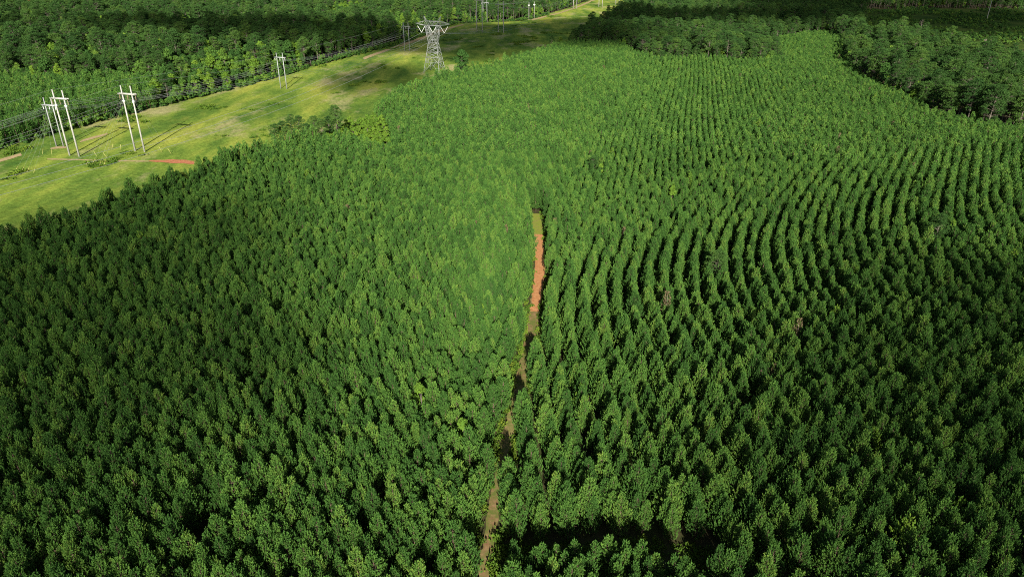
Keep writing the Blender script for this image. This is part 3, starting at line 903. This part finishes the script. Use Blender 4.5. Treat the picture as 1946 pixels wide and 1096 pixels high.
scatter_trees("field_weeds", Wp, ground_z(wx, wy) + 0.12, rng.uniform(0, 6.28, len(Wp)), ws * 1.5, ws, rng.integers(0, 4, len(Wp)), WEEDS,
              "rank weeds and tall grass tufts growing over the open strip", "weeds")
SCR = [tree_joined("scrub_bush", broadleaf_parts(720 + i, 3.0, 1.6, 6, 60, 0.4, .1), M_LEAF, M_BARK2) for i in range(3)]
Sp = jitter_grid(300, 1100, 600, 1120, 5.5, 7.0, 0.48)
oks = inside(scrub_poly, *Sp.T) & in_view(Sp[:, 0], Sp[:, 1], 60, 0) & (vnoise(Sp[:, 0], Sp[:, 1], 45.0, 8.0) > -0.12)
Sp = Sp[oks]
ss = rng.uniform(.5, 1.3, len(Sp))
scatter_trees("scrub_bushes", Sp, ground_z(*Sp.T) + .1, rng.uniform(0, 6.28, len(Sp)), ss * 1.3, ss, rng.integers(0, 3, len(Sp)), SCR,
              "low dark scrub bushes dotted over the far clearing", "scrub")
ed = np.arange(150, 900, 1.5)
Ue = np.vstack([np.column_stack([left_edge(ed) - rng.uniform(-0.5, 5.5, len(ed)), ed + rng.uniform(-.8, .8, len(ed))]) for _ in range(2)])
ue = rng.uniform(.45, 1.15, len(Ue))
scatter_trees("edge_shrubs", Ue, ground_z(*Ue.T), rng.uniform(0, 6.28, len(Ue)), ue * 1.1, ue, rng.integers(0, 3, len(Ue)), SCR,
              "low dark shrubs filling the foot of the forest edge behind the grass strip", "undergrowth")
# undergrowth along the track and in the clearing
ty = np.arange(55, 200, 0.55)
Cw = jitter_grid(-4, 28, 60, 71, 0.9, 0.9, 0.5)
Cw = Cw[inside(CLEAR_POLY, *Cw.T)]
U = np.vstack([Cw] + [np.column_stack([track_x(ty) + sg * rng.uniform(1.0, 2.4, len(ty)) * np.where(ty > 140, 1.35, 1.0), ty + rng.uniform(-.3, .3, len(ty))]) for sg in (-1, 1)])
us = rng.uniform(0.4, 1.3, len(U))
scatter_trees("track_weeds", U, ground_z(*U.T) + .05, rng.uniform(0, 6.28, len(U)), us * .7, us * .9, rng.integers(0, 4, len(U)), WEEDS,
              "weeds and grass fringing both edges of the dirt track", "weeds")

# ------------------------------------------------------------------ power lines
ROWA = R(-17.5)                                     # cross arms stand square to the corridor
CA, SA = math.cos(ROWA), math.sin(ROWA)
def gz(x, y): return float(ground_z(x, y))

def h_frame(px_a, px_b, H, r, arm_z, over, label, ins_len, ins_mat, pole_mat, collar, group, gap=None):
    a = at(*px_a); b = at(*px_b)
    c = (a + b) / 2
    g = gap or max(3.6, float(np.linalg.norm(b - a)))
    z0 = gz(*c)
    root = empty("twin_power_pole", (c[0], c[1], z0 - 0.3), ROWA)
    for sx in (-1, 1):
        m = MB().tube([(sx * g / 2, 0, 0), (sx * g / 2, 0, H * .5), (sx * g / 2, 0, H)], [r * 1.35, r * 1.1, r * .8], 10)
        pole = m.build("pole", pole_mat, root, True)
        if collar:
            MB().tube([(sx * g / 2, 0, H * .755), (sx * g / 2, 0, H * .785)], r * 1.6, 10).build("collar", M_WHITE, pole)
    half = g / 2 + over
    am = MB()
    for sy in (-1, 1):
        am.box((0, sy * (r + 0.16), arm_z), 2 * half, 0.22, 0.42)
    am.build("crossarm", pole_mat, root)
    ends = []
    for k in (-1, 0, 1):
        x = k * (half - 0.25)
        im = MB().tube([(x, 0, arm_z - .15), (x, 0, arm_z - ins_len)], 0.05, 6)
        nd = 9
        for j in range(nd):
            zz = arm_z - 0.35 - (ins_len - .5) * j / (nd - 1)
            im.tube([(x, 0, zz + .05), (x, 0, zz - .05)], [0.06, 0.17], 8)
        im.build("insulator", ins_mat, root)
        ends.append((c[0] + CA * x, c[1] + SA * x, z0 - .3 + arm_z - ins_len))
    tag(root, label, "power pole", group)
    tops = [(c[0] + CA * s * g / 2, c[1] + SA * s * g / 2, z0 - .3 + H) for s in (-1, 1)]
    return ends, tops

GH = "H frame power line poles on the grass strip"
h0, t0_ = h_frame((108, 281), (122, 281), 19.2, 0.20, 16.4, 1.5, "thin blue white H frame, leftmost, with three hanging white insulators", 1.7, M_WHITE, M_STEEL, False, GH, 3.6)
h1, t1_ = h_frame((133, 296), (151, 299), 24.6, 0.26, 21.6, 1.7, "pale H frame pole pair in front of the thin leftmost frame", 2.2, M_BROWN, M_POLE, True, GH, 4.5)
h2, t2_ = h_frame((257, 289), (276, 290), 25.0, 0.26, 22.0, 1.7, "pale H frame pole pair nearest the red clay patch, casting a long shadow", 2.2, M_BROWN, M_POLE, True, GH, 4.4)
h3, t3_ = h_frame((533, 165), (545, 165), 19.8, 0.22, 17.4, 1.5, "white H frame standing alone at mid grass strip by the forest edge", 1.7, M_WHITE, M_STEEL, False, GH, 3.9)
h4, t4_ = h_frame((769, 99), (779, 99), 20.6, 0.22, 18.0, 1.5, "grey H frame just left of the lattice tower", 1.7, M_WHITE, M_STEEL, False, GH, 4.0)
hA, tA_ = h_frame((906, 65), (917, 65), 31.3, 0.30, 27.6, 2.0, "tall grey H frame in cloud shadow right of the lattice tower", 2.2, M_BROWN, M_POLE, False, GH, 5.3)
hB, tB_ = h_frame((947, 66), (957, 66), 27.5, 0.30, 24.3, 2.8, "grey H frame in cloud shadow, right one of two near frames beyond the tower", 2.2, M_BROWN, M_POLE, False, GH, 5.0)
hC, tC_ = h_frame((918, 43), (926, 43), 22.8, 0.22, 20.0, 1.8, "grey H frame at the far rim of the shaded grass behind the tall frames", 1.7, M_WHITE, M_STEEL, False, GH, 4.4)
hD, tD_ = h_frame((1089, 17), (1096, 17), 28.0, 0.32, 24.5, 2.0, "far H frame on the pale grass strip near the top of the photo", 2.2, M_WHITE, M_POLE, False, GH, 4.6)
hE, tE_ = h_frame((1137, 15), (1145, 15), 27.0, 0.32, 24.0, 2.0, "far H frame behind the dark stand, nearer one of two at the top", 2.2, M_WHITE, M_POLE, False, GH, 4.6)
hF, tF_ = h_frame((1169, 11), (1177, 11), 27.0, 0.32, 24.0, 2.0, "far H frame behind the dark stand, farther one of two at the top", 2.2, M_WHITE, M_POLE, False, GH, 4.6)

for k, (x, y) in enumerate(((994, 36), (1005, 37), (1015, 36))):
    ox, oy = at(x, y); z0 = gz(ox, oy)
    root = empty("power_pole", (ox, oy, z0 - .2), ROWA)
    MB().tube([(0, 0, 0), (0, 0, 18.4)], [0.30, 0.18], 8).build("pole", M_POLE, root, True)
    MB().box((0, 0, 14.6), 2.2, 0.2, 0.24).build("crossarm", M_POLE, root)
    for s in (-1, 1):
        MB().tube([(s * .95, 0, 14.7), (s * .95, 0, 15.2), (s * .95, 0, 15.7)], [0.14, 0.22, 0.12], 7).build("insulator", M_WHITE, root)
    MB().tube([(0, -0.28, 14.0), (0, -0.28, 15.4)], 0.45, 8).build("transformer", M_WHITE, root)
    tag(root, "pale single pole, %s of the row of three on the far sunlit grass edge" % ("left", "middle", "right")[k], "power pole", "three single poles at the forest edge")
for x, y, h, arm, lab in ((1873, 46, 21.3, 0, "slim pale leaning pole standing alone in the dark scrub clearing"),
                     (1458, 22, 27.0, 1, "thick white pole rising behind the dark trees at the top"),
                     (1328, 14, 24.0, 1, "distant pale pole with a crossarm behind the dark stand")):
    ox, oy = at(x, y)
    root = empty("power_pole", (ox, oy, gz(ox, oy)), 0.2)
    MB().tube([(0, 0, 0), (0, 0, h)], [0.30, 0.17], 8).build("pole", M_POLE, root, True)
    if arm: MB().box((0, 0.24, h * .85), 4.2, 0.2, 0.3).build("crossarm", M_POLE, root)
    tag(root, lab, "power pole")

# lattice tower
def lattice_tower(px_c, label):
    c = at(*px_c); z0 = gz(*c)
    root = empty("lattice_tower", (c[0], c[1], z0), ROWA)
    W = 0.115
    b = MB()
    def bar(p, q, r=W): b.tube([p, q], r * .8, 4)
    zb, zm1, zm2, zw, za = 0.0, 6.3, 9.5, 17.8, 28.0
    def half(z):                                   # half width along / across the line
        t = z / zw
        return 5.3 * (1 - t) + 2.9 * t, 5.3 * (1 - t) + 1.3 * t
    def cor(z):
        a, d = half(z)
        return [np.array([sx * a, sy * d, z]) for sx, sy in ((-1, -1), (1, -1), (1, 1), (-1, 1))]
    lv = [zb, zm1, zm2, 12.4, 15.2, zw]
    for i in range(len(lv) - 1):
        C0, C1 = cor(lv[i]), cor(lv[i + 1])
        for k in range(4):
            k2 = (k + 1) % 4
            bar(C0[k], C1[k], 0.17)
            bar(C1[k], C1[k2], 0.10)
            if i == 0:
                md = (C1[k] + C1[k2]) / 2
                bar(C0[k], md, 0.10); bar(C0[k2], md, 0.10)
                bar((C0[k] + C1[k]) / 2, (C0[k] + md) / 2, 0.07); bar((C0[k2] + C1[k2]) / 2, (C0[k2] + md) / 2, 0.07)
            elif i == 1:
                md0 = (C0[k] + C0[k2]) / 2; md1 = (C1[k] + C1[k2]) / 2
                for p, q in ((C0[k], md1), (C0[k2], md1), (md0, md1), ((C0[k] + md0) / 2, (C1[k] + md1) / 2), ((C0[k2] + md0) / 2, (C1[k2] + md1) / 2)):
                    bar(p, q, 0.09)
            else:
                bar(C0[k], C1[k2], 0.09); bar(C0[k2], C1[k], 0.09)
    # two columns spreading from the waist to the cross arm
    col_c, col_h = 3.9, 0.95
    for s in (-1, 1):
        lo = [np.array([s * 2.9, -1.3, zw]), np.array([s * 0.15, -1.3, zw + 2.2]), np.array([s * 0.15, 1.3, zw + 2.2]), np.array([s * 2.9, 1.3, zw])]
        hi = [np.array([s * (col_c + col_h), -.9, za]), np.array([s * (col_c - col_h), -.9, za]), np.array([s * (col_c - col_h), .9, za]), np.array([s * (col_c + col_h), .9, za])]
        for y in (-1.3, 1.3):
            bar((s * 2.9, y, zw), (s * .15, y, zw + 2.2), 0.10)
        nn = 5
        for k in range(4):
            bar(lo[k], hi[k], 0.15)
        for i in range(nn):
            t0, t1 = i / nn, (i + 1) / nn
            A0 = [lo[k] * (1 - t0) + hi[k] * t0 for k in range(4)]
            A1 = [lo[k] * (1 - t1) + hi[k] * t1 for k in range(4)]
            for k in range(4):
                k2 = (k + 1) % 4
                bar(A0[k], A1[k2], 0.075); bar(A0[k2], A1[k], 0.075)
    bar((0, -1.3, zw), (0, -1.3, zw + 2.2)); bar((0, 1.3, zw), (0, 1.3, zw + 2.2))
    b.build("lattice_body", M_STEEL, root)
    a = MB()
    def abar(p, q, r=0.11): a.tube([p, q], r * .85, 4)
    zt = 30.4
    hl, ht = 11.2, 5.6
    for y in (-1, 1):
        abar((-hl, 0.12 * y, za + .9), (-ht, y * 1.0, za), .14); abar((hl, 0.12 * y, za + .9), (ht, y * 1.0, za), .14)
        abar((-ht, y, za), (ht, y, za), .14)
        abar((-ht, y * .9, zt), (ht, y * .9, zt), .14)
        abar((-hl, 0.12 * y, za + 1.0), (-ht, y * .9, zt), .13); abar((hl, 0.12 * y, za + 1.0), (ht, y * .9, zt), .13)
        n_ = 8
        for i in range(n_):
            x0 = -ht + 2 * ht * i / n_; x1 = -ht + 2 * ht * (i + 1) / n_
            if i % 2 == 0: abar((x0, y, za), (x1, y * .9, zt), .08)
            else: abar((x0, y * .9, zt), (x1, y, za), .08)
        for s in (-1, 1):
            for f in (.33, .66):
                xx = s * (ht + (hl - ht) * f)
                abar((xx, y * (1 - .88 * f), za + .9 * f), (xx - s * 1.5, y * (1 - .8 * f), zt - 1.4 * f + .3), .075)
    for i in range(9):
        x0 = -ht + 2 * ht * i / 8
        abar((x0, -1, za), (x0, 1, za), .08); abar((x0, -.9, zt), (x0, .9, zt), .08)
        if i < 8:
            abar((x0, -.9, zt), (x0 + 2 * ht / 8, .9, zt), .07); abar((x0, -1, za), (x0 + 2 * ht / 8, 1, za), .07)
    a.build("crossarm", M_STEEL, root)
    for s in (-1, 1):
        p = MB()
        tip = (s * 5.6, 0, 33.4)
        for q in ((s * 4.9, -.9, zt), (s * 4.9, .9, zt), (s * 3.6, -.9, zt), (s * 3.6, .9, zt)):
            p.tube([q, tip], .085, 4)
        p.tube([(s * 4.3, 0, zt + .9), (s * 5.3, 0, zt + 1.8)], .06, 4)
        p.build("earth_wire_peak", M_STEEL, root)
    ends = []
    for xc in (-7.6, 0.0, 7.6):
        im = MB()
        lo = np.array([xc, 0, za - 4.3])
        for s in (-1, 1):
            up = np.array([xc + s * 2.5, 0, za - 0.5])
            im.tube([up, lo], 0.09, 6)
            for j in range(12):
                t = (j + .5) / 12
                pnt = up * (1 - t) + lo * t
                dd = (lo - up) / np.linalg.norm(lo - up) * .06
                im.tube([pnt - dd, pnt + dd], [.12, .20], 7)
        im.build("insulator", M_WHITE, root)
        ends.append((c[0] + CA * xc, c[1] + SA * xc, z0 + za - 4.4))
    tag(root, label, "lattice tower")
    return ends
TW = lattice_tower((826, 137), "grey steel lattice tower with wide crossarm and three V insulators")

def wire(pts, sags, r, label, group, offs=0.0):
    P = []
    for (a, b), sg in zip(zip(pts, pts[1:]), sags):
        a, b = np.array(a, float), np.array(b, float)
        nn = max(10, int(np.linalg.norm(b - a) / 9))
        for k in range(nn):
            t = k / nn
            q = a * (1 - t) + b * t; q[2] -= 4 * sg * t * (1 - t)
            P.append(q)
    P.append(np.array(pts[-1], float))
    ob = MB().tube(P, r, 4).build("power_cable", M_WIRE)
    return tag(ob, label, "power cable", group)

def back(p, length, deg, dz=0.0):
    return (p[0] - math.sin(R(deg)) * length, p[1] - math.cos(R(deg)) * length, p[2] + dz)
def fwd(p, length, deg):
    return (p[0] + math.sin(R(deg)) * length, p[1] + math.cos(R(deg)) * length, p[2])
side3 = ("left", "middle", "right")
for k in range(3):
    wire([back(h0[k], 150, 19), h0[k], h3[k], h4[k], hC[k]], [4.0, 4.5, 4.5, 6], 0.022, "%s cable on the thin H frames along the forest edge" % side3[k], "cables of the thin H frame line")
    wire([back(h1[k], 240, 18), h1[k], hA[k], fwd(hA[k], 420, 17.5)], [6, 9.5, 9], 0.024, "%s cable through the pale H frame in front of the leftmost one" % side3[k], "cables of the left pale H frame line")
    wire([back(h2[k], 240, 18), h2[k], hB[k], fwd(hB[k], 420, 17.5)], [6, 10.5, 9], 0.024, "%s cable through the pale H frame by the clay patch" % side3[k], "cables of the right pale H frame line")
    wire([back(TW[k], 420, 17.8, -1), TW[k], fwd(TW[k], 430, 17.5)], [12.5, 12], 0.045, "%s thick cable hanging from the lattice tower's V insulators" % side3[k], "cables of the lattice tower line")
for k, (ta_, tb_, nm) in enumerate(((t1_[0], tA_[0], "left pale"), (t2_[0], tB_[0], "right pale"))):
    wire([back(ta_, 240, 18), ta_, tb_, fwd(tb_, 420, 17.5)], [5, 8, 8], 0.02, "thin top ground wire over the %s H frame line" % nm, "ground wires")

# yellow guy guards with their stay wires
GUY = [((27, 325), (34, 316)), ((40, 325), (45, 316)), ((51, 325), (56, 318)), ((63, 327), (68, 319)),
       ((163, 313), (167, 305)), ((175, 312), (180, 303)), ((188, 316), (193, 306)), ((197, 315), (202, 305)),
       ((185, 299), (177, 289)), ((204, 301), (195, 290)), ((213, 285), (216, 277)), ((229, 287), (233, 279)),
       ((308, 290), (300, 280)), ((326, 293), (318, 283)), ((81, 294), (83, 287)), ((99, 295), (101, 288))]
names = ["first in the row of four at the left border", "second in the row of four at the left border", "third in the row of four at the left border", "fourth in the row of four at the left border",
         "first in the row of four below the H frames", "second in the row of four below the H frames", "third in the row of four below the H frames", "fourth in the row of four below the H frames",
         "left of the pair tilting towards the second H frame", "right of the pair tilting towards the second H frame", "left of the faint pair before the clay side H frame", "right of the faint pair before the clay side H frame",
         "left of the pair above the red clay patch", "right of the pair above the red clay patch", "left of the faint pair under the thin H frame", "right of the faint pair under the thin H frame"]
for k, ((bx_, by_), (tx_, ty_)) in enumerate(zip([g[0] for g in GUY], [g[1] for g in GUY])):
    p = at(bx_, by_)
    left_lean = tx_ < bx_
    tgt = (t1_[1] if k in (8, 9) else t2_[1] if k in (12, 13) else t1_[0] if k < 4 else t2_[0] if k < 12 else t0_[0])
    z0 = gz(*p)
    a = np.array([p[0], p[1], z0])
    top = np.array([tgt[0], tgt[1], tgt[2] - 4.0])
    d = top - a; L_ = np.linalg.norm(d); d /= L_
    root = empty("guy_anchor", (p[0], p[1], z0))
    MB().tube([(0, 0, 0) - d * .1, d * 2.5], 0.06, 6).build("guard", M_YELLOW, root)
    MB().tube([d * 2.7, d * (L_ - .3)], 0.010, 4).build("stay_wire", M_WIRE, root)
    tag(root, "yellow guy wire guard, " + names[k], "guy guard", "yellow guy wire guards on the grass")

# ------------------------------------------------------------------ clouds above and behind the viewpoint; their shadows fall on the land; two added veils dim the foreground
m, N, L = new_mat("cloud_vapour")
vol = N.new("ShaderNodeVolumePrincipled")
vol.inputs["Color"].default_value = (0.95, 0.96, 1, 1)
vol.inputs["Density"].default_value = 0.036
o = N.new("ShaderNodeOutputMaterial"); L.new(vol.outputs[0], o.inputs["Volume"])
M_CLOUD = m
def cloud(cx, cy, sx, sy, seed, label, alt=520.0, rz=0.0, thick=26.0):
    k = alt / -SUN_DIR.z
    loc = (cx - SUN_DIR.x * k, cy - SUN_DIR.y * k, alt)
    import bmesh
    bm = bmesh.new()
    bmesh.ops.create_icosphere(bm, subdivisions=5, radius=1.0)
    for v in bm.verts:
        c = v.co.copy()
        r = 1.0 + 0.55 * noise.fractal(c * 1.7 + Vector((seed, 0, 0)), 0.9, 2.0, 5)
        c = c * r
        v.co = (c.x * sx, c.y * sy, c.z * thick * (1 if c.z > 0 else .45))
    me = bpy.data.meshes.new("cloud")
    bm.to_mesh(me); bm.free()
    me.materials.append(M_CLOUD)
    ob = link(bpy.data.objects.new("cloud", me))
    ob.location = loc
    ob.rotation_euler = (0, 0, rz)
    return tag(ob, label, "cloud", kind="structure")
def thin(o, dens):  # thinner vapour for the added foreground dimming veils
    mm = M_CLOUD.copy(); mm.name = "added_dimming_veil"
    mm.node_tree.nodes["Principled Volume"].inputs["Density"].default_value = dens
    o.data.materials.clear(); o.data.materials.append(mm)
cloud(8, 640, 105, 112, 1.3, "low cloud whose shadow lies on the grass strip beyond the lattice tower", rz=R(-10))
cloud(150, 760, 150, 75, 5.1, "low cloud shading the dark stand at the plantation's far end")
cloud(480, 850, 260, 190, 9.7, "wide low cloud shading the scrub clearing")
cloud(-190, 610, 160, 60, 14.2, "low cloud shading the forest edge left of the lattice tower", rz=R(-12))
cloud(-480, 600, 110, 60, 17.9, "low cloud shading the forest at the left side")
cloud(-84, 432, 30, 34, 22.4, "small cloud whose shadow dapples the grass before the tower", thick=24)
thin(cloud(-105, 110, 75, 75, 31.0, "unseen veil added to dim the left foreground"), 0.014)  # added out of view to darken the left corner like lens vignetting
thin(cloud(105, 85, 72, 50, 36.0, "unseen veil added to dim the right foreground"), 0.014)  # likewise an invented veil, darkens the right corner as a lens would
